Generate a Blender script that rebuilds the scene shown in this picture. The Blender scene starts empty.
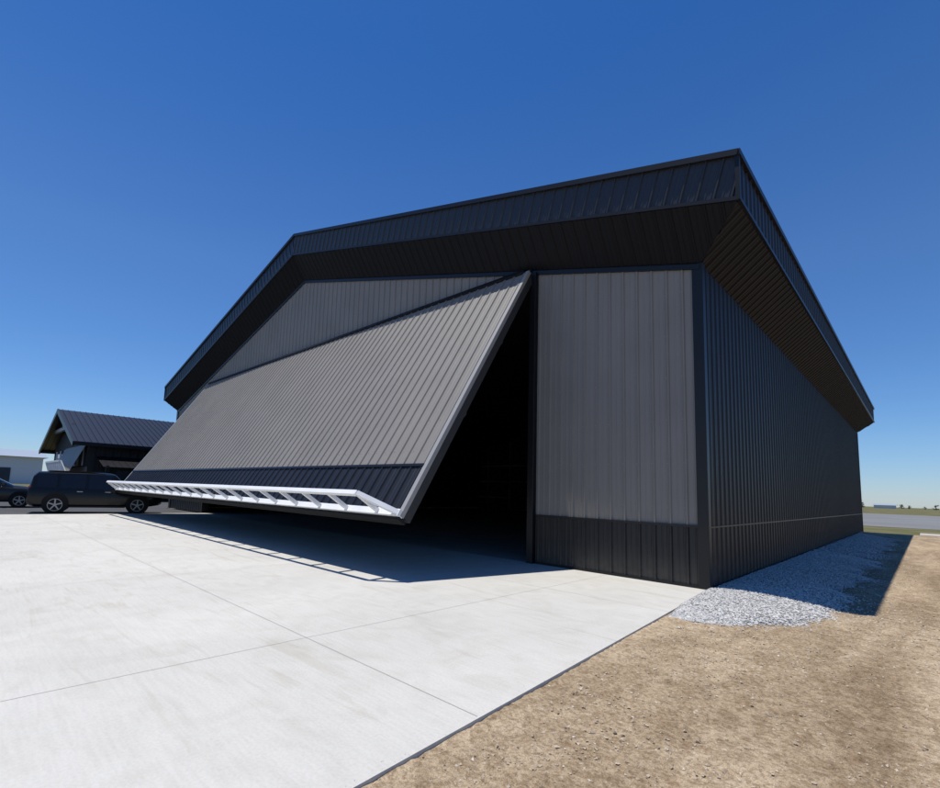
import bpy, math, random
import numpy as np
from mathutils import Vector, Matrix
random.seed(5); rng=np.random.default_rng(7)
sc=bpy.context.scene
# ---------------------------------------------------------------- dims
L=30.15;Hw=6.155;hwn=1.11;a=3.70;s=0.2725;W=30.96;oe=0.81;orr=0.623;zf=6.836;hf=0.883
Wd=21.43;Hd=7.10;yd=4.105;zd=1.125
th=math.atan(s);ct,st=math.cos(th),math.sin(th)
# ---------------------------------------------------------------- materials
def mat(name,col,rough=0.6,metal=0.0,spec=0.5,var=0.0,vscale=5.0,bump=0.0,bscale=50.0,col2=None,detail=6,bdist=0.01,dust=0.0):
    m=bpy.data.materials.new(name);m.use_nodes=True;nt=m.node_tree;b=nt.nodes['Principled BSDF']
    b.inputs['Base Color'].default_value=(*col,1);b.inputs['Roughness'].default_value=rough;b.inputs['Metallic'].default_value=metal
    b.inputs['Specular IOR Level'].default_value=spec
    tc=nt.nodes.new('ShaderNodeTexCoord')
    if var>0 or col2:
        n=nt.nodes.new('ShaderNodeTexNoise');n.inputs['Scale'].default_value=vscale;n.inputs['Detail'].default_value=detail
        nt.links.new(tc.outputs['Object'],n.inputs['Vector'])
        r=nt.nodes.new('ShaderNodeValToRGB');r.color_ramp.elements[0].position=.35;r.color_ramp.elements[1].position=.65
        c2=col2 if col2 else tuple(min(1,c*(1+var)) for c in col)
        c1=col if col2 else tuple(c*(1-var) for c in col)
        r.color_ramp.elements[0].color=(*c1,1);r.color_ramp.elements[1].color=(*c2,1)
        nt.links.new(n.outputs['Fac'],r.inputs['Fac']);out=r.outputs['Color']
        if dust>0:   # pale dust that settles near the ground
            sp=nt.nodes.new('ShaderNodeSeparateXYZ');nt.links.new(tc.outputs['Object'],sp.inputs[0])
            mr=nt.nodes.new('ShaderNodeMapRange');mr.inputs['From Min'].default_value=0;mr.inputs['From Max'].default_value=.55;mr.inputs['To Min'].default_value=dust;mr.inputs['To Max'].default_value=0
            nt.links.new(sp.outputs['Z'],mr.inputs['Value'])
            n3=nt.nodes.new('ShaderNodeTexNoise');n3.inputs['Scale'].default_value=7;n3.inputs['Detail'].default_value=6;nt.links.new(tc.outputs['Object'],n3.inputs['Vector'])
            mu=nt.nodes.new('ShaderNodeMath');mu.operation='MULTIPLY';nt.links.new(mr.outputs[0],mu.inputs[0]);nt.links.new(n3.outputs['Fac'],mu.inputs[1])
            mx=nt.nodes.new('ShaderNodeMix');mx.data_type='RGBA';nt.links.new(mu.outputs[0],mx.inputs['Factor']);nt.links.new(out,mx.inputs['A']);mx.inputs['B'].default_value=(.35,.30,.23,1);out=mx.outputs['Result']
        nt.links.new(out,b.inputs['Base Color'])
    if bump>0:
        n2=nt.nodes.new('ShaderNodeTexNoise');n2.inputs['Scale'].default_value=bscale;n2.inputs['Detail'].default_value=4
        nt.links.new(tc.outputs['Object'],n2.inputs['Vector'])
        bp=nt.nodes.new('ShaderNodeBump');bp.inputs['Strength'].default_value=bump;bp.inputs['Distance'].default_value=bdist
        nt.links.new(n2.outputs['Fac'],bp.inputs['Height']);nt.links.new(bp.outputs['Normal'],b.inputs['Normal'])
    return m
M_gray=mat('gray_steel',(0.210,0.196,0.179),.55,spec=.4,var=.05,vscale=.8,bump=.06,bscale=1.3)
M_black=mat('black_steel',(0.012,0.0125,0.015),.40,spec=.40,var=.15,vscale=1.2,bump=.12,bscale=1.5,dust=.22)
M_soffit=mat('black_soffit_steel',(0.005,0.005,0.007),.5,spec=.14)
M_trim=mat('black_trim',(0.009,0.009,0.011),.38,spec=.35)
M_roof=mat('charcoal_roof_steel',(0.022,0.023,0.026),.36,bump=.2,bscale=1.4)
M_white=mat('white_painted_steel',(0.80,0.80,0.79),.4,var=.04,vscale=3)
M_lgray=mat('light_gray_edge',(0.30,0.295,0.285),.45)
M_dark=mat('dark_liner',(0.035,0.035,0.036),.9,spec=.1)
M_tube=mat('door_frame_steel',(0.035,0.035,0.037),.6,spec=.3)
M_floor=mat('interior_concrete',(0.36,0.355,0.34),.5,var=.1,vscale=1)
M_paint=mat('black_car_paint',(0.005,0.0055,0.007),.22,spec=.32)
M_paint2=mat('dark_gray_car_paint',(0.015,0.016,0.018),.25,spec=.4)
M_glass=mat('car_glass',(0.006,0.007,0.008),.06,spec=.55)
M_tyre=mat('tyre',(0.015,0.015,0.015),.85,spec=.2)
M_rim=mat('alloy_rim',(0.30,0.30,0.31),.4,metal=.8)
M_red=mat('red_lamp',(0.25,0.01,0.01),.25)
M_lamp=mat('clear_lamp',(0.5,0.5,0.5),.15)
M_joint=mat('concrete_joint',(0.40,0.39,0.36),.9)
M_grass=mat('grass',(0.085,0.09,0.035),.95,col2=(0.17,0.15,0.075),vscale=.3,bump=.5,bscale=20,spec=.1)
M_asph=mat('asphalt',(0.06,0.06,0.063),.9,var=.15,vscale=.5,bump=.4,bscale=120)
M_asph2=mat('worn_asphalt',(0.17,0.17,0.165),.9,var=.1,vscale=.1)
M_path=mat('pale_gravel_path',(0.42,0.38,0.32),.9,var=.12,vscale=2)
M_bgwall=mat('pale_metal_wall',(0.6,0.61,0.63),.6,var=.05)
M_bgroof=mat('pale_blue_roof',(0.30,0.35,0.42),.5)
M_bwin=mat('building_window',(0.05,0.06,0.08),.08,spec=.8)
M_leaf=mat('distant_foliage',(0.06,0.065,0.045),.9,col2=(0.11,0.105,0.08),vscale=.8)
M_bark=mat('bark',(0.06,0.045,0.035),.9)
def ground_mat(name,cols,scales,bumps):
    m=bpy.data.materials.new(name);m.use_nodes=True;nt=m.node_tree;b=nt.nodes['Principled BSDF'];b.inputs['Roughness'].default_value=.92
    b.inputs['Specular IOR Level'].default_value=.2
    tc=nt.nodes.new('ShaderNodeTexCoord');prev=None
    for i,(c1,c2,fac,sc_,p0,p1,dist) in enumerate(cols):
        n=nt.nodes.new('ShaderNodeTexNoise');n.inputs['Scale'].default_value=sc_;n.inputs['Detail'].default_value=7;n.inputs['Distortion'].default_value=dist
        mp=nt.nodes.new('ShaderNodeMapping');mp.inputs['Scale'].default_value=scales[i];mp.inputs['Location'].default_value=(i*3.1,i*7.7,0)
        nt.links.new(tc.outputs['Object'],mp.inputs['Vector']);nt.links.new(mp.outputs['Vector'],n.inputs['Vector'])
        r=nt.nodes.new('ShaderNodeValToRGB');r.color_ramp.elements[0].position=p0;r.color_ramp.elements[1].position=p1
        r.color_ramp.elements[0].color=(*c1,1);r.color_ramp.elements[1].color=(*c2,1);nt.links.new(n.outputs['Fac'],r.inputs['Fac'])
        if prev is None: prev=r.outputs['Color']
        else:
            mx=nt.nodes.new('ShaderNodeMix');mx.data_type='RGBA';mx.blend_type='MULTIPLY';mx.inputs['Factor'].default_value=fac
            nt.links.new(prev,mx.inputs['A']);nt.links.new(r.outputs['Color'],mx.inputs['B']);prev=mx.outputs['Result']
    nt.links.new(prev,b.inputs['Base Color']);nrm=None
    for bs,bst,bd in bumps:
        n2=nt.nodes.new('ShaderNodeTexNoise');n2.inputs['Scale'].default_value=bs;n2.inputs['Detail'].default_value=5
        nt.links.new(tc.outputs['Object'],n2.inputs['Vector'])
        bp=nt.nodes.new('ShaderNodeBump');bp.inputs['Strength'].default_value=bst;bp.inputs['Distance'].default_value=bd
        nt.links.new(n2.outputs['Fac'],bp.inputs['Height'])
        if nrm: nt.links.new(nrm,bp.inputs['Normal'])
        nrm=bp.outputs['Normal']
    nt.links.new(nrm,b.inputs['Normal']);return m
M_conc=ground_mat('broom_finished_concrete',[((.51,.50,.465),(.58,.568,.53),1,.35,.3,.7,.5),((.91,.90,.88),(1,1,1),.8,1.6,.3,.55,1.5),((.90,.90,.89),(1,1,1),.8,45,.3,.6,0),((.86,.83,.78),(1,1,1),.6,.8,.30,.42,2.5),((.94,.94,.94),(1,1,1),.8,9,.35,.6,.5)],
    [(1,1,1),(1,1,1),(1,1,1),(.4,2.2,1),(.25,3,1)],[(90,.25,.004),(6,.1,.008)])
M_dirt=ground_mat('tan_dirt',[((.42,.33,.225),(.58,.475,.34),1,.5,.3,.7,.8),((.78,.75,.71),(1,1,1),.9,3.5,.35,.6,1.0),((.62,.59,.56),(1.0,1,1),.9,34,.36,.58,0),((.66,.64,.61),(1.12,1.12,1.12),.9,140,.38,.58,0),((.76,.73,.69),(1.08,1.08,1.08),1,.9,.36,.6,1.2),((.74,.70,.66),(1,1,1),.8,12,.40,.52,.6)],
    [(1,.35,1),(1,1,1),(1,1,1),(1,1,1),(1.4,.25,1),(1,1,1)],[(5,.6,.05),(25,.8,.022),(110,.9,.008)])
M_gravelbed=ground_mat('gravel_bed',[((.24,.24,.23),(.46,.455,.44),1,45,.3,.7,0),((.65,.65,.65),(1,1,1),.8,5,.3,.6,0)],[(1,1,1)]*2,[(50,1,.03)])
def stone_mat(name,ramp,scale):
    m=bpy.data.materials.new(name);m.use_nodes=True;nt=m.node_tree;b=nt.nodes['Principled BSDF'];b.inputs['Roughness'].default_value=.85
    b.inputs['Specular IOR Level'].default_value=.25
    tc=nt.nodes.new('ShaderNodeTexCoord');n=nt.nodes.new('ShaderNodeTexWhiteNoise');mp=nt.nodes.new('ShaderNodeVectorMath');mp.operation='SNAP'
    mp.inputs[1].default_value=(scale,)*3
    nt.links.new(tc.outputs['Object'],mp.inputs[0]);nt.links.new(mp.outputs[0],n.inputs['Vector'])
    r=nt.nodes.new('ShaderNodeValToRGB');e=r.color_ramp.elements
    e[0].color=(*ramp[0],1);e[1].color=(*ramp[-1],1)
    for i,c in enumerate(ramp[1:-1]): x=e.new((i+1)/(len(ramp)-1));x.color=(*c,1)
    nt.links.new(n.outputs['Value'],r.inputs['Fac']);nt.links.new(r.outputs['Color'],b.inputs['Base Color']);return m
M_stone=stone_mat('limestone_gravel',[(.33,.325,.31),(.50,.49,.47),(.62,.61,.585),(.43,.42,.41),(.72,.71,.68)],.03)
M_pebble=stone_mat('dirt_pebbles',[(.24,.18,.12),(.42,.335,.235),(.54,.45,.34),(.33,.26,.185),(.62,.57,.49)],.02)
# ---------------------------------------------------------------- helpers
def link(o,parent=None):
    sc.collection.objects.link(o)
    if parent: o.parent=parent
    return o
def empty(name,loc=(0,0,0),rz=0):
    o=bpy.data.objects.new(name,None);o.location=loc;o.rotation_euler=(0,0,rz);o.empty_display_size=.5;return link(o)
def mesh(name,v,f,mats,parent=None,fm=None,smooth=False):
    me=bpy.data.meshes.new(name);me.from_pydata([tuple(p) for p in v],[],f)
    for m in (mats if isinstance(mats,(list,tuple)) else [mats]): me.materials.append(m)
    if fm is not None: me.polygons.foreach_set('material_index',fm)
    if smooth: me.polygons.foreach_set('use_smooth',[True]*len(f))
    me.update();return link(bpy.data.objects.new(name,me),parent)
BF=[(0,1,2,3),(4,7,6,5),(0,4,5,1),(1,5,6,2),(2,6,7,3),(3,7,4,0)]
def boxv(c0,c1):
    x0,y0,z0=c0;x1,y1,z1=c1
    return [(x0,y0,z0),(x0,y1,z0),(x1,y1,z0),(x1,y0,z0),(x0,y0,z1),(x0,y1,z1),(x1,y1,z1),(x1,y0,z1)]
def box(name,c0,c1,m,parent=None,bev=0):
    o=mesh(name,boxv(c0,c1),BF,m,parent)
    if bev: b=o.modifiers.new('b','BEVEL');b.width=bev;b.segments=2
    return o
def beamv(p,q,w,h,up=(0,0,1)):
    p=Vector(p);q=Vector(q);d=(q-p).normalized();up=Vector(up);sd=d.cross(up).normalized();u=sd.cross(d)
    out=[]
    for e in (p,q):
        for i,j in ((-1,-1),(1,-1),(1,1),(-1,1)): out.append(e+sd*w/2*i+u*h/2*j)
    return out
BMF=[(0,1,2,3),(4,7,6,5),(0,4,5,1),(1,5,6,2),(2,6,7,3),(3,7,4,0)]
def beams(name,lst,m,parent=None,bev=0):
    v=[];f=[]
    for b in lst:
        n=len(v);v+=beamv(*b);f+=[tuple(i+n for i in q) for q in BMF]
    o=mesh(name,v,f,m,parent)
    if bev: x=o.modifiers.new('b','BEVEL');x.width=bev
    return o
def panel(name,O,U,V,N,u0,u1,lo,hi,m,parent,pitch=.3,rh=.028,extra=()):
    """ribbed steel sheet: trapezoidal main ribs + small minor ribs"""
    O,U,V,N=map(Vector,(O,U,V,N));pts=[]
    k=math.floor(u0/pitch)
    while k*pitch<u1+pitch:
        c=k*pitch
        for du,n in ((0,0),(pitch*.33-.012,0),(pitch*.33,.006),(pitch*.33+.014,.006),(pitch*.33+.026,0),(pitch*.66-.012,0),(pitch*.66,.006),(pitch*.66+.014,.006),(pitch*.66+.026,0),(pitch-.062,0),(pitch-.045,rh),(pitch-.020,rh),(pitch-.003,0)):
            if u0<c+du<u1: pts.append((c+du,n))
        k+=1
    pts=[(u0,0)]+pts+[(u1,0)]
    for e in extra: pts.append((e,0))
    pts.sort();v=[];f=[]
    for u,n in pts:
        l,h=lo(u),hi(u)
        if h<l: h=l
        v.append(O+U*u+V*l+N*n);v.append(O+U*u+V*h+N*n)
    for i in range(len(pts)-1): f.append((2*i,2*i+2,2*i+3,2*i+1))
    return mesh(name,v,f,m,parent)
def screws(name,pts,N,m,parent,r=.011):
    v=[];f=[];N=Vector(N).normalized();t1=N.orthogonal().normalized();t2=N.cross(t1)
    for p in pts:
        p=Vector(p);b=len(v)
        for k in range(6): v.append(p+t1*r*math.cos(k*1.0472)+t2*r*math.sin(k*1.0472))
        for k in range(6): v.append(p+N*.007+t1*r*.7*math.cos(k*1.0472)+t2*r*.7*math.sin(k*1.0472))
        f.append(tuple(b+6+k for k in range(6)))
        for k in range(6): f.append((b+k,b+(k+1)%6,b+6+(k+1)%6,b+6+k))
    return mesh(name,v,f,m,parent)
C=lambda c:(lambda u:c)
# ---------------------------------------------------------------- HANGAR
H=empty('aircraft_hangar')
X,Y,Z=(1,0,0),(0,1,0),(0,0,1);nY=(0,-1,0)
zw=lambda x:Hw+s*(W/2-abs(x+W/2))
panel('front_wainscot',(0,0,0),X,Z,nY,-a,-.12,C(0),C(hwn),M_black,H)
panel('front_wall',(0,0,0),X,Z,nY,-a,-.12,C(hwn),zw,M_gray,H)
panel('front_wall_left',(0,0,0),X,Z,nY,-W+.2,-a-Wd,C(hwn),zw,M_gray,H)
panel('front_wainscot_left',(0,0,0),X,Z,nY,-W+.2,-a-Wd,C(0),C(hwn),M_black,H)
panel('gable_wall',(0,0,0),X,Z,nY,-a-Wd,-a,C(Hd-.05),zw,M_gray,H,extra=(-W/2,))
sp=[]
for k in range(-11,0):
    for z in (1.45,2.3,3.15,4.0,4.85,5.7): sp.append((k*.3+.17+.05,-.001,z))
screws('front_wall_screws',sp,nY,M_lgray,H)
sp=[]
for k in range(1,60):
    for z in (1.5,2.6,3.7,4.8,5.7): sp.append((.001,k*.3+.05,z))
screws('side_wall_screws',sp,X,M_tube,H)
box('wainscot_ledge',(-a,-.045,hwn-.02),(-.13,-.0,hwn+.025),M_trim,H)
box('base_flashing',(-a,-.04,0),(-.13,-.002,.05),M_trim,H)
box('corner_trim',(-.15,-.042,0),(.042,.12,Hw+.02),M_trim,H,.008)
box('corner_trim_left',(-W-.05,-.05,0),(-W+.22,.18,Hw+.02),M_trim,H)
box('door_jamb',(-a-.17,-.13,0),(-a,.25,zw(-a)-.05),M_trim,H,.01)
box('door_jamb_left',(-a-Wd,-.13,0),(-a-Wd+.17,.25,Hd),M_trim,H)
box('door_header',(-a-Wd,-.10,Hd-.25),(-a-.17,.25,Hd+.12),M_trim,H)
for sx,nm in ((1,'rake_frieze'),(-1,'rake_frieze_left')):
    x_e=0 if sx>0 else -W
    beams(nm,[((-W/2,-.03,Hw+s*W/2-.06),(x_e,-.03,Hw-.06),.05,.10)],M_trim,H)
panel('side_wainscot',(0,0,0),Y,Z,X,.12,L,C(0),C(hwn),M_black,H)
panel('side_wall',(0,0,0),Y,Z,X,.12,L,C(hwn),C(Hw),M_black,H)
box('side_ledge',(0,.12,hwn-.015),(.034,L,hwn+.012),M_trim,H)
box('side_base_flashing',(0.002,.12,0),(.035,L,.05),M_trim,H)
box('rear_corner_trim',(-.2,L-.1,0),(.05,L+.05,Hw),M_trim,H)
panel('left_side_wall',(-W,0,0),Y,Z,(-1,0,0),.18,L,C(0),C(Hw),M_black,H)
panel('rear_wall',(0,L,0),X,Z,Y,-W,0,C(0),zw,M_gray,H,extra=(-W/2,))
t=.22
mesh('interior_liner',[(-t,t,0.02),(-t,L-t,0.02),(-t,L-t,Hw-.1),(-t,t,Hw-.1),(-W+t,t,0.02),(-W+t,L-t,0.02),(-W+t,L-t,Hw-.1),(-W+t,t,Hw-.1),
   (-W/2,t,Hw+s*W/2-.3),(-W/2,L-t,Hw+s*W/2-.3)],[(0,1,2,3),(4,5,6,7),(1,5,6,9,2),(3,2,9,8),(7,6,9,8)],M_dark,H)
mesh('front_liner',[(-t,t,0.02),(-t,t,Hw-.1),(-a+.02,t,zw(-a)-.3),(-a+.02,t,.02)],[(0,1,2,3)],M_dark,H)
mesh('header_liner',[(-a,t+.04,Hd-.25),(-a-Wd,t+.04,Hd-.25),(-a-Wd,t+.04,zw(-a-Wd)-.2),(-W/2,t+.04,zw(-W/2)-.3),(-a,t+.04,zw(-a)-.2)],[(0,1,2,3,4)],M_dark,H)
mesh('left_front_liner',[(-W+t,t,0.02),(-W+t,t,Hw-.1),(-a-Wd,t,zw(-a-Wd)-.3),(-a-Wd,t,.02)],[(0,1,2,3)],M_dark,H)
mesh('hangar_floor',[(-W+.1,.05,.004),(-.1,.05,.004),(-.1,L-.1,.004),(-W+.1,L-.1,.004)],[(0,1,2,3)],M_floor,H)
ib=[]
for i in range(11): ib.append(((-t-.1,1.5+i*2.7,.02),(-t-.1,1.5+i*2.7,Hw-.4),.14,.14,(0,1,0)))
for i in range(11): x=-1.5-i*2.8;ib.append(((x,L-t-.1,.02),(x,L-t-.1,zw(x)-.5),.14,.14,(0,1,0)))
for z in (1.2,2.8,4.4): ib.append(((-W+.3,L-t-.05,z),(-.3,L-t-.05,z),.08,.12))
beams('interior_framing',ib,M_lgray,H)
# soffits (canted)
for sx in (1,-1):
    o0=Vector((0 if sx>0 else -W,0,Hw));nm='' if sx>0 else '_left'
    Vv=Vector((0,-orr,zf+s*oe-Hw))
    Uv=Vector((sx,0,-s));Nn=Uv.cross(Vv).normalized()*sx
    if Nn.z>0: Nn=-Nn
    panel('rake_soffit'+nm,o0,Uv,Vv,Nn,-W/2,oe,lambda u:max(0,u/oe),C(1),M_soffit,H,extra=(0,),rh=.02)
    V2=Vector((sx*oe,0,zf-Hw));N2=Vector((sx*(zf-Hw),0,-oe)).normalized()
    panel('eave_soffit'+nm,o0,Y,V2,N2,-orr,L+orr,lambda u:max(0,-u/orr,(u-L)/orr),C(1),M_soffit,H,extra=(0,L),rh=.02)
    O=Vector((-W/2,-orr,zf+s*(W/2+oe)));U=Vector((sx*ct,0,-st));V=Vector((sx*st,0,ct));hp=hf*ct;Lx=W/2+oe
    lo=lambda u:max(0,-u/math.tan(th)) ;hi=lambda u:min(hp,(Lx-u*ct)/st)
    panel('rake_fascia'+nm,O,U,V,nY,-hp*math.tan(th),Lx/ct,lo,hi,M_roof,H,extra=(0,(Lx-hp*st)/ct))
    xo=oe if sx>0 else -W-oe
    panel('eave_fascia'+nm,(xo,0,zf),Y,Z,(sx,0,0),-orr,L+orr,C(0),C(hf),M_roof,H)
    zt=zf+hf
    pk=(-W/2,-orr-.02,zt+s*Lx+.0)
    beams('rake_cap'+nm,[(pk,(xo+sx*.03,-orr-.02,zt-s*.03),.10,.11),
        ((-W/2,-orr-.015,zf+s*Lx+.03),(xo+sx*.02,-orr-.015,zf+.025),.06,.07)],M_trim,H)
    beams('eave_cap'+nm,[((xo+sx*.02,-orr-.06,zt-.01),(xo+sx*.02,L+orr,zt-.01),.10,.11),((xo+sx*.015,-orr-.04,zf+.025),(xo+sx*.015,L+orr,zf+.025),.06,.07),
        ((xo+sx*.012,-orr-.012,zf),(xo+sx*.012,-orr-.012,zt),.07,.07,(0,1,0))],M_trim,H)
    panel('roof_panel'+nm,(-W/2,0,zt+s*Lx),Y,(sx,0,-s),(0,0,1),-orr,L+orr,C(0),C(Lx),M_roof,H)
    mesh('rear_rake'+nm,[(-W/2,L+orr,zf+s*Lx),(xo,L+orr,zf),(xo,L+orr,zt),(-W/2,L+orr,zt+s*Lx)],[(0,1,2,3)],M_roof,H)
    mesh('rear_soffit'+nm,[o0+Vector((0,L,0)),Vector((-W/2,L,Hw+s*W/2)),Vector((-W/2,L+orr,zf+s*Lx)),Vector((xo,L+orr,zf))],[(0,1,2,3)],M_soffit,H)
# ---------------------------------------------------------------- hydraulic door (child of hangar)
D0=Vector((0,-.25,Hd));D1=Vector((0,-yd,zd));dv=(D1-D0);DL=dv.length;dd=dv.normalized()
nn=Vector((0,dd.z,-dd.y))
if nn.z<0: nn=-nn
xr=-a-.10;xl=-a-Wd+.05
fwd=DL*.16
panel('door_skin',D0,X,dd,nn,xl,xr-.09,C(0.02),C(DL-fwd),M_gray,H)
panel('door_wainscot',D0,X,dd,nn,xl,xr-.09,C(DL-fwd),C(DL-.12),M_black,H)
P=lambda x,u,n:(x,*(D0+dd*u+nn*n).yz)
sp=[]
for k in range(int(xl/.3)+1,int(xr/.3)):
    for u in (.4,1.5,2.6,3.7,4.8,5.6): sp.append(P(k*.3+.05,u,.001))
screws('door_skin_screws',sp,nn,M_lgray,H)
beams('door_wainscot_ledge',[(P(xl,DL-fwd,.01),P(xr-.09,DL-fwd,.01),.06,.05,nn)],M_trim,H)
beams('door_edge_channel',[(P(xr-.045,0,-.02),P(xr-.045,DL,-.02),.10,.09,nn),(P(xl+.0,0,-.03),P(xl+.0,DL,-.03),.12,.10,nn)],M_lgray,H)
beams('door_edge_inner',[(P(xr-.06,0.02,-.165),P(xr-.06,DL-.02,-.165),.09,.19,nn),(P(xl,0.02,-.2),P(xl,DL-.02,-.2),.12,.22,nn)],M_tube,H)
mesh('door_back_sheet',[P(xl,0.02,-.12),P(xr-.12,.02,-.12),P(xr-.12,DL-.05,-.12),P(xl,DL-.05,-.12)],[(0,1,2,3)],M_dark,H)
fr=[]
for i in range(12):
    x=xl+.1+(xr-xl-.3)*i/11;fr.append((P(x,.05,-.24),P(x,DL-.05,-.24),.08,.14,nn))
for u in (.1,2.2,4.4): fr.append((P(xl,u,-.3),P(xr-.1,u,-.3),.1,.1,nn))
beams('door_back_frame',fr,M_tube,H)
beams('door_top_flashing',[(P(xl,.0,.01),P(xr-.12,0,.01),.1,.12,nn)],M_trim,H)
tl=.66;tp=.62;cw=.085
tr=[(P(xl-.02,DL-.04,.03),P(xr,DL-.04,.03),.13,.13,nn),(P(xl+tp,DL-.04,tl),P(xr-tp,DL-.04,tl),cw,cw,nn),
    (P(xl+.03,DL-.04,.05),P(xl+tp,DL-.04,tl),cw,cw,dd),(P(xr-.03,DL-.04,.05),P(xr-tp,DL-.04,tl),cw,cw,dd)]
nb=20;xa,xb=xl+tp,xr-tp
for i in range(nb+1):
    x=xa+(xb-xa)*i/nb
    tr.append((P(x,DL-.04,.05),P(x,DL-.04,tl-.02),.085,.07,dd))
beams('door_truss',tr,M_white,H)
beams('door_bottom_seal',[(P(xl,DL+.05,-.06),P(xr,DL+.05,-.06),.06,.2,nn)],M_tyre,H)
# ---------------------------------------------------------------- GROUND
def sheet(name,pts,z,m,parent=None): return mesh(name,[(x,y,z) for x,y in pts],[tuple(range(len(pts)))],m,parent)
sheet('ground',[(-3000,-3000),(3000,-3000),(3000,3000),(-3000,3000)],-.07,M_grass)
def ex(y): return -.0+.073*(-y)
ap=[(-24.8,-40),(ex(-40),-40),(ex(0),.0),(-.0,.06),(-24.8,.06)]
n=len(ap)
mesh('concrete_apron',[(x,y,0) for x,y in ap]+[(x,y,-.12) for x,y in ap],[tuple(range(n))]+[(i,(i+1)%n,(i+1)%n+n,i+n) for i in range(n)],M_conc)
jl=[];jf=[]
def strip(x0,y0,x1,y1,w=.003):
    d=Vector((x1-x0,y1-y0)).normalized();p=Vector((-d.y,d.x))*w;k=len(jl)
    for (x,y) in ((x0+p.x,y0+p.y),(x0-p.x,y0-p.y),(x1-p.x,y1-p.y),(x1+p.x,y1+p.y)): jl.append((x,y,.003))
    jf.append((k,k+1,k+2,k+3))
for i in range(6): x=-1.9-4.6*i;strip(x,-39,x,0)
for y in (-2.4,-7.0,-11.6,-16.2,-20.8): strip(-24.7,y,ex(y)-.02,y)
mesh('apron_joints',jl,jf,M_joint)
sheet('asphalt_lot',[(-75,-60),(-24.9,-60),(-24.9,0),(-31.6,0),(-31.6,12),(-44,12),(-44,-3),(-75,-3)],-.05,M_asph)
sheet('taxiway',[(-300,45),(600,45),(600,140),(-300,140)],-.055,M_asph2)
sheet('access_path',[(2.5,31.8),(120,31.8),(120,35.5),(2.5,35.5)],-.045,M_path)
def vnoise(x,y,seed=0):
    v=0
    for k,(f,am) in enumerate(((.35,.5),(.9,.3),(2.3,.16),(5.1,.07))):
        v+=am*np.sin(x*f*2+seed+k*1.7+1.3*np.sin(y*f*1.3+k))*np.cos(y*f*2.2+k*2.1+1.1*np.sin(x*f*1.1))
    return v
xs=np.concatenate([np.arange(-.3,9,.06),np.arange(9,60,.6)]);ys=np.concatenate([np.arange(-45,-11,.7),np.arange(-11,6,.06),np.arange(6,31.6,.4)])
gx,gy=np.meshgrid(xs,ys)
gz=-.036+.014*vnoise(gx,gy)+.0055*rng.standard_normal(gx.shape)*(gx<9)*(gy<6)
edge=np.where(gy<0,0.073*(-gy),0)
gx2=gx+np.where(gy<.2,edge*np.clip(1-(gx+.3)/4,0,1),0)
gz=np.where(gx<.3,np.minimum(gz,-.012)*.7,gz)
nx,ny=len(xs),len(ys)
V=np.stack([gx2,gy,gz],-1).reshape(-1,3)
idx=np.arange(nx*ny).reshape(ny,nx)
F=np.stack([idx[:-1,:-1],idx[:-1,1:],idx[1:,1:],idx[1:,:-1]],-1).reshape(-1,4)
mesh('dirt_ground',V.tolist(),F.tolist(),M_dirt,smooth=True)
Y0=-2.6
def gedge(y):
    w=1.72+.14*math.sin(y*1.7)+.10*math.sin(y*4.1+1)
    if y<0: w=1.72*math.sqrt(max(0,1-(y/Y0)**2))+.10+.06*math.sin(y*7)
    if y>24: w*=max(0,1-(y-24)/3)
    return w
gv=[];gf=[];ysg=np.concatenate([np.arange(Y0,6,.12),np.arange(6,27.1,.4)])
def prof(q,y): return -.04+.10*max(0,math.sin(math.pi*min(1,.25+q*.75)))**.7*min(1,max(0,(y-Y0+.05)/.8)) if q<1 else -.04
for y in ysg:
    l=.06 if y>=0 else .073*(-y)+.02;r=max(gedge(y),l+.02)
    for k in range(9):
        q=k/8;gv.append((l+(r-l)*q,y,prof(q,y)))
for i in range(len(ysg)-1):
    for k in range(8): b=i*9+k;gf.append((b,b+1,b+10,b+9))
mesh('gravel_bed',gv,gf,M_gravelbed,smooth=True)
def gheight(x,y):
    l=.06 if y>=0 else .073*(-y)+.02;r=max(gedge(y),l+.02);q=min(1,max(0,(x-l)/(r-l)))
    return prof(q,y)+(0.004 if q>=1 else 0)
OCT=np.array([(1,0,0),(-1,0,0),(0,1,0),(0,-1,0),(0,0,1),(0,0,-1)],float)
OF=np.array([(0,2,4),(2,1,4),(1,3,4),(3,0,4),(2,0,5),(1,2,5),(3,1,5),(0,3,5)])
def stones(name,pos,size,m):
    N=len(pos);r=OCT[None]*(size[:,None,None]*rng.uniform(.55,1.25,(N,6,1)));r=r+rng.normal(0,.22,(N,6,3))*size[:,None,None]
    an=rng.uniform(0,6.28,N);c,s_=np.cos(an),np.sin(an)
    x=r[...,0]*c[:,None]-r[...,1]*s_[:,None];y=r[...,0]*s_[:,None]+r[...,1]*c[:,None];z=r[...,2]*.65
    v=(np.stack([x,y,z],-1)+pos[:,None,:]).reshape(-1,3);f=(OF[None]+(np.arange(N)*6)[:,None,None]).reshape(-1,3)
    mesh(name,v.tolist(),f.tolist(),m)
ps=[];sz=[]
for i in range(34000):
    y=Y0+12.6*random.random()**1.2 if i<27000 else random.uniform(9,27)
    l=.07 if y>=0 else .073*(-y)+.05;r=gedge(y)+abs(random.gauss(0,.10))*(1 if random.random()<.35 else .3)
    if r<=l: continue
    x=random.uniform(l,r);ps.append((x,y,gheight(x,y)+.006));sz.append(random.uniform(.010,.022) if y<9 else random.uniform(.018,.035))
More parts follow.
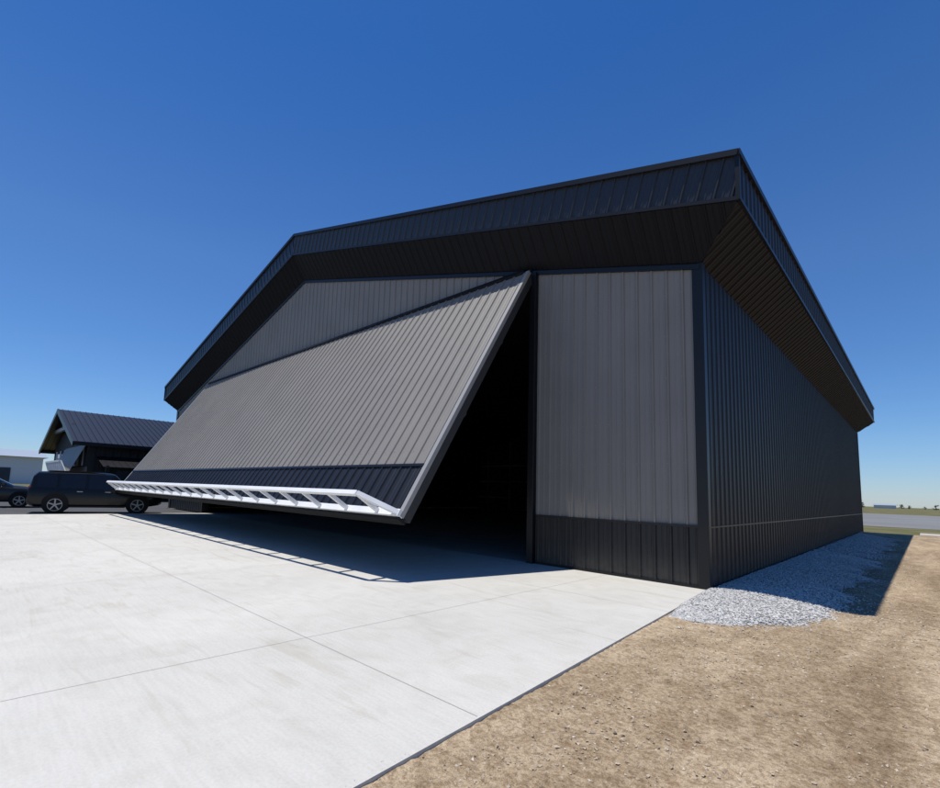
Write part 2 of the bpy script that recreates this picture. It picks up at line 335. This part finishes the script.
for i in range(600):
    y=random.uniform(-3.2,14);x=max(.3,gedge(y) if y>Y0+.05 else .3)+abs(random.gauss(0,.35));ps.append((x,y,-.03));sz.append(random.uniform(.008,.018))
stones('gravel',np.array(ps),np.array(sz),M_stone)
ps=[];sz=[]
for i in range(60000):
    y=random.uniform(-9.8,2) if i<50000 else random.uniform(2,14)
    x=.073*max(0,-y)+.02+random.random()**1.3*8
    if y>Y0 and x<gedge(y)+.05: continue
    if vnoise(x*2.1,y*1.3,4)<random.gauss(-.05,.25): continue
    ps.append((x,y,-.034+.014*float(vnoise(np.float64(x),np.float64(y)))));sz.append(.0035+.014*random.random()**3.5)
for i in range(110):
    y=random.uniform(-9.5,-1);x=.073*-y-abs(random.gauss(0,.05));ps.append((x,y,.002));sz.append(random.uniform(.0015,.0035))
stones('dirt_stones',np.array(ps),np.array(sz),M_pebble)
# ---------------------------------------------------------------- neighbouring building
B=empty('black_gabled_building')
bx0,bx1,by0,by1,be,bp=-64,-44,-2.3,15,4.6,8.0
bs=(bp-be)/10;bm=(bx0+bx1)/2
bz=lambda x:be+bs*(10-abs(x-bm))-.25
panel('gable_wall',(0,by0,0),X,Z,nY,bx0+.6,bx1-.6,C(2.6),bz,M_black,B,extra=(bm,),pitch=.6,rh=.04)
panel('gable_lower_wall',(0,by0,0),X,Z,nY,bx0+.6,bx1-.6,C(0),C(2.6),M_gray,B,pitch=.6)
box('gable_window_band',(bx0+3,by0-.08,2.7),(bx1-2,by0-.02,4.3),M_bwin,B)
for i in range(7): box('window_mullion_%d'%i,(bx0+3+i*2.45,by0-.14,2.7),(bx0+3.15+i*2.45,by0-.08,4.3),M_white,B)
beams('gable_collar_timber',[((bm-5,by0-.6,be+1.6),(bm+5,by0-.6,be+1.6),.25,.3),((bm,by0-.6,be+1.6),(bm,by0-.6,bp-.2),.25,.25,(0,1,0))],M_lgray,B)
panel('long_wall',(bx1-.6,0,0),Y,Z,X,by0,by1,C(0),C(be-.1),M_black,B,pitch=.6,rh=.04)
for i in range(4): box('long_wall_window_%d'%i,(bx1-.58,by0+2+i*4,1.0),(bx1-.52,by0+3.6+i*4,2.4),M_bwin,B)
for sx in (1,-1):
    nm='' if sx>0 else '_left'
    panel('roof'+nm,(bm,0,bp),Y,(sx,0,-bs),Z,by0-1.2,by1,C(0),C(10.4),M_trim,B,pitch=.45,rh=.05)
    beams('bargeboard'+nm,[((bm,by0-1.2,bp-.15),(bm+sx*10.4,by0-1.2,bp-.15-bs*10.4),.12,.4),((bm+sx*10.4,by0-1.2,bp-.1-bs*10.4),(bm+sx*10.4,by1,bp-.1-bs*10.4),.1,.3)],M_trim,B)
panel('porch_roof',(bx1-.6,0,3.5),Y,(1,0,-.28),Z,by0+.5,by1,C(0),C(3.2),M_trim,B,pitch=.45)
for i in range(5): box('porch_post_%d'%i,(bx1+2.3,by0+.7+i*4,0),(bx1+2.5,by0+.9+i*4,2.7),M_trim,B)
tr=[((bx0+9,by0-1.2,1.9),(bx1-1,by0-1.2,1.9),.16,.16),((bx0+10,by0-1.6,3.0),(bx1-2,by0-1.6,3.0),.14,.14)]
for i in range(9):
    x=bx0+9.4+i*1.05;tr.append(((x,by0-1.2,1.9),(x+.52,by0-1.6,3.0),.1,.1));tr.append(((x+1.05,by0-1.2,1.9),(x+.52,by0-1.6,3.0),.1,.1))
beams('door_truss',tr,M_white,B)
mesh('tilted_door',[(bx0+9,by0-.16,4.4),(bx1-1,by0-.16,4.4),(bx1-1,by0-1.2,1.9),(bx0+9,by0-1.2,1.9)],[(0,1,2,3)],M_gray,B)
mesh('rear_wall',[(bx0+.6,by1-.2,0),(bx1-.6,by1-.2,0),(bx1-.6,by1-.2,be),(bm,by1-.2,bp-.2),(bx0+.6,by1-.2,be)],[(0,1,2,3,4)],M_black,B)
mesh('left_wall',[(bx0+.6,by0,0),(bx0+.6,by1,0),(bx0+.6,by1,be),(bx0+.6,by0,be)],[(0,1,2,3)],M_black,B)
Q=empty('pale_metal_building')
box('walls',(-185,-45,-.1),(-155,6,6.6),M_bgwall,Q)
mesh('roof',[(-186,-46,6.6),(-154,-46,6.6),(-154,7,6.6),(-186,7,6.6),(-170,-46,8.9),(-170,7,8.9)],[(1,2,5,4),(0,4,5,3),(0,1,4),(2,3,5)],M_bgroof,Q)
for i in range(4): box('overhead_door_%d'%i,(-154.95,-38+i*11,0),(-154.85,-33+i*11,3.8),M_bwin,Q)
# ---------------------------------------------------------------- cars
def tp_max(q): return max(i[3] for i in q)
def car(name,loc,rz,st_,glass,ws,rw,paint,wb,r,lengthf,tailf,scl=1):
    E=empty(name,loc,rz);E.scale=(scl,scl,scl);v=[];f=[];fm=[]
    for (x,zb,be_,tp_,w,wr) in st_:
        half=[(w*.80,zb),(w*.97,zb+.10),(w,zb+.28),(w*.985,be_-.10),(w*.95,be_),(wr,max(be_+.02,tp_-.07)),(wr*.86,tp_-.01),(wr*.4,tp_+.015)]
        ring=[(x,y,z) for y,z in half]+[(x,-y,z) for y,z in reversed(half)];v+=ring
    n=16
    for i in range(len(st_)-1):
        xm=(st_[i][0]+st_[i+1][0])/2
        for k in range(n):
            b0=i*n;f.append((b0+k,b0+(k+1)%n,b0+n+(k+1)%n,b0+n+k))
            kk=k if k<8 else 14-k
            g=0
            if kk==4 and any(p<xm<q for p,q in glass): g=1
            if kk in(4,5,6,7) and ws[0]<xm<ws[1]: g=1
            if kk in(5,6,7) and rw[0]<xm<rw[1]: g=1
            fm.append(g)
    f.append(tuple(range(n-1,-1,-1)));fm.append(0);b0=(len(st_)-1)*n;f.append(tuple(b0+k for k in range(n)));fm.append(0)
    o=mesh('body',v,f,[paint,M_glass],E,fm,True);m=o.modifiers.new('e','EDGE_SPLIT');m.split_angle=math.radians(38)
    wv=[];wf=[];wm=[]
    def cyl(cx,cy,cz,rr,hw,mi,seg=28):
        b=len(wv)
        for sgn in (-1,1):
            for k in range(seg): an=k*2*math.pi/seg;wv.append((cx+rr*math.cos(an),cy+sgn*hw,cz+rr*math.sin(an)))
        for k in range(seg): wf.append((b+k,b+(k+1)%seg,b+seg+(k+1)%seg,b+seg+k));wm.append(mi)
        wf.append(tuple(b+k for k in range(seg)));wm.append(mi);wf.append(tuple(b+seg+k for k in range(seg)));wm.append(mi)
    W2=max(q[4] for q in st_)
    for cx in wb:
        for sy in (-1,1):
            cyl(cx,sy*(W2-.13),r+.05,r*1.17,.145,0)
            cyl(cx,sy*(W2-.11),r,r,.135,0);cyl(cx,sy*(W2-.09),r,r*.66,.122,2)
            cyl(cx,sy*(W2-.085),r,r*.60,.122,0);cyl(cx,sy*(W2-.08),r,r*.14,.125,2)
            for k in range(5):
                an=k*2*math.pi/5+.3;p=Vector((cx+math.cos(an)*r*.1,sy*(W2+.04),r+math.sin(an)*r*.1));q=Vector((cx+math.cos(an)*r*.62,sy*(W2+.04),r+math.sin(an)*r*.62))
                b=len(wv);wv.extend(beamv(p,q,.05,.02,(0,1,0)));wf.extend([tuple(i+b for i in F_) for F_ in BMF]);wm.extend([2]*6)
    mesh('wheels',wv,wf,[M_tyre,M_tube,M_rim],E,wm)
    x1,x0_=lengthf,tailf
    for sy in (-1,1):
        box('headlight_%d'%(sy+2),(x1-.30,sy*.62-.16,.72),(x1-.10,sy*.62+.16,.86),M_lamp,E,.02)
        box('tail_light_%d'%(sy+2),(x0_+.03,sy*.76-.12,.85),(x0_+.22,sy*.76+.12,1.15),M_red,E,.02)
        box('mirror_%d'%(sy+2),(.72,sy*(W2+.08)-.10,1.02),(.88,sy*(W2+.08)+.10,1.16),paint,E,.03)
        box('sill_%d'%(sy+2),(wb[0]+r*1.2,sy*(W2-.01)-.02,.28),(wb[1]-r*1.2,sy*(W2-.01)+.02,.36),M_tyre,E)
        for hx in (-.75,.25): box('door_handle_%d_%d'%(sy+2,hx>0),(hx,sy*(W2)-.02,.94),(hx+.2,sy*(W2)+.02,.97),M_rim,E)
        if tp_max(st_)>1.6: beams('roof_rail_%d'%(sy+2),[((-1.8,sy*.62,1.80),(.2,sy*.62,1.82),.04,.05)],M_tyre,E)
    box('grille',(x1-.10,-.45,.5),(x1+.0,.45,.72),M_tyre,E,.02)
    box('licence_plate',(x0_-.02,-.22,.62),(x0_+.02,.22,.76),M_white,E)
    return E
suv=[(-2.42,.48,.85,.92,.84,.78),(-2.38,.40,1.05,1.14,.94,.80),(-2.28,.34,1.12,1.60,.97,.72),(-2.12,.30,1.12,1.76,.98,.71),(-1.48,.30,1.10,1.79,.98,.71),(-1.36,.30,1.10,1.79,.98,.71),
 (-.48,.30,1.08,1.80,.98,.71),(-.36,.30,1.08,1.80,.98,.71),(.42,.30,1.06,1.77,.98,.70),(.52,.30,1.06,1.74,.98,.70),(.60,.30,1.06,1.70,.98,.70),(1.08,.30,1.05,1.20,.98,.76),(1.2,.30,1.05,1.14,.98,.80),
 (2.0,.34,1.02,1.09,.97,.80),(2.34,.40,.98,1.03,.93,.76),(2.46,.46,.80,.90,.86,.70)]
car('black_suv',(-26.4,-4.6,-.05),math.radians(79),suv,[(-2.12,-1.48),(-1.36,-.48),(-.36,.52)],(.60,1.08),(-2.38,-2.28),M_paint,(-1.45,1.5),.39,2.46,-2.42,1.10)
sed=[(-2.3,.45,.85,.92,.80,.70),(-2.2,.36,.95,1.02,.88,.74),(-1.6,.30,.97,1.06,.92,.72),(-1.0,.27,.97,1.36,.92,.62),(-.55,.26,.97,1.43,.92,.62),(.05,.26,.95,1.45,.92,.62),(.15,.26,.95,1.45,.92,.62),
 (.45,.26,.95,1.40,.92,.62),(1.15,.26,.93,1.02,.92,.70),(1.9,.28,.86,.93,.90,.68),(2.2,.36,.74,.82,.84,.60),(2.32,.46,.60,.68,.72,.5)]
car('dark_sedan',(-32.8,-8.7,-.05),math.radians(85),sed,[(-1.6,.05),(.15,.45)],(.45,1.15),(-1.6,-1.0),M_paint2,(-1.4,1.4),.33,2.32,-2.3,1.15)
# ---------------------------------------------------------------- distant trees & low sheds across the field
tv=[];tf=[];tm=[]
def quad(c,sz_,mi):
    n_=Vector((random.gauss(0,1),random.gauss(0,1),random.gauss(0,1))).normalized();t1=n_.orthogonal().normalized();t2=n_.cross(t1);b=len(tv)
    for i,j in ((-1,-1),(1,-1),(1,1),(-1,1)): tv.append(c+t1*i*sz_*random.uniform(.6,1)+t2*j*sz_*random.uniform(.6,1))
    tf.append((b,b+1,b+2,b+3));tm.append(mi)
def tree(x,y,h):
    b=len(tv);tv.extend([Vector((x+math.cos(k)*.3,y+math.sin(k)*.3,0)) for k in (0,2.1,4.2)]+[Vector((x+math.cos(k)*.1,y+math.sin(k)*.1,h*.75)) for k in (0,2.1,4.2)])
    for k in range(3): tf.append((b+k,b+(k+1)%3,b+3+(k+1)%3,b+3+k));tm.append(1)
    for k in range(16):
        zz=random.uniform(.08,.88);sp=.22*(1-abs(zz-.4))
        c=Vector((x+random.gauss(0,h*sp),y+random.gauss(0,h*sp),h*zz));R_=h*random.uniform(.1,.18)
        for q in range(34): quad(c+Vector((random.gauss(0,1),random.gauss(0,1),random.gauss(0,.8)))*R_*.6,h*.035,0)
for x,h in ((-72,7),(-66,9),(-60,6),(-56,10),(-50,8),(-45,6),(-30,4),(-16,5),(-10,4),(10,5),(30,4),(50,6),(-80,6),(64,4),(2,3)): tree(x,700+random.uniform(-20,20),h)
for i in range(40): tree(random.uniform(-500,-350),random.uniform(-60,300),random.choice([6,8,10]))
mesh('distant_trees',tv,tf,[M_leaf,M_bark],None,tm)
K=empty('distant_shed')
box('walls',(-34,640,-.1),(-18,650,3.0),M_bgwall,K)
mesh('roof',[(-35,639,3.0),(-17,639,3.0),(-17,651,3.0),(-35,651,3.0),(-35,645,4.6),(-17,645,4.6)],[(0,1,5,4),(3,4,5,2),(0,4,3),(1,2,5)],M_bgroof,K)
# ---------------------------------------------------------------- light & sky
sx_,sy_=.175,.10
sun=bpy.data.lights.new('sun','SUN');sun.energy=4.7;sun.angle=math.radians(.53);sun.color=(1,.955,.88)
so=link(bpy.data.objects.new('sun',sun));so.rotation_euler=Vector((sx_,sy_,-1)).to_track_quat('-Z','Y').to_euler()
w=bpy.data.worlds.new('World');sc.world=w;w.use_nodes=True;nt=w.node_tree
sky=nt.nodes.new('ShaderNodeTexSky');sky.sky_type='NISHITA';sky.sun_disc=False
sky.sun_elevation=math.atan(1/math.hypot(sx_,sy_));sky.sun_rotation=math.atan2(-sx_,-sy_)
sky.air_density=1.0;sky.dust_density=.1;sky.ozone_density=3.0
tc=nt.nodes.new('ShaderNodeTexCoord');sep=nt.nodes.new('ShaderNodeSeparateXYZ');nt.links.new(tc.outputs['Generated'],sep.inputs[0])
rp=nt.nodes.new('ShaderNodeValToRGB');e=rp.color_ramp.elements
e[0].position=0;e[0].color=(.60,.72,1.0,1);e[1].position=.7;e[1].color=(.62,.74,.98,1)
x=e.new(.10);x.color=(.70,.80,1.0,1)
x=e.new(.4);x.color=(.78,.84,1.0,1)
nt.links.new(sep.outputs['Z'],rp.inputs['Fac'])
mx=nt.nodes.new('ShaderNodeMix');mx.data_type='RGBA';mx.blend_type='MULTIPLY';mx.inputs['Factor'].default_value=1
nt.links.new(sky.outputs['Color'],mx.inputs['A']);nt.links.new(rp.outputs['Color'],mx.inputs['B'])
hs=nt.nodes.new('ShaderNodeHueSaturation');hs.inputs['Saturation'].default_value=1.15;hs.inputs['Value'].default_value=1.12
nt.links.new(mx.outputs['Result'],hs.inputs['Color'])
bg=nt.nodes['Background'];bg.inputs['Strength'].default_value=.105;nt.links.new(hs.outputs['Color'],bg.inputs['Color'])
# ---------------------------------------------------------------- camera
cd=bpy.data.cameras.new('camera');co=link(bpy.data.objects.new('camera',cd));sc.camera=co
co.location=(2.857,-9.839,1.6)
R=Matrix.Rotation(.78738,3,'Z')@Matrix.Rotation(math.pi/2+.10918,3,'X')@Matrix.Rotation(.03438,3,'Z')
co.rotation_euler=R.to_euler()
cd.sensor_width=36;cd.lens=484.10/940*36;cd.shift_x=(470-439.3)/940;cd.shift_y=(438.2-394)/940
cd.clip_start=.05;cd.clip_end=6000
sc.view_settings.view_transform='Standard';sc.view_settings.look='None';sc.view_settings.exposure=0
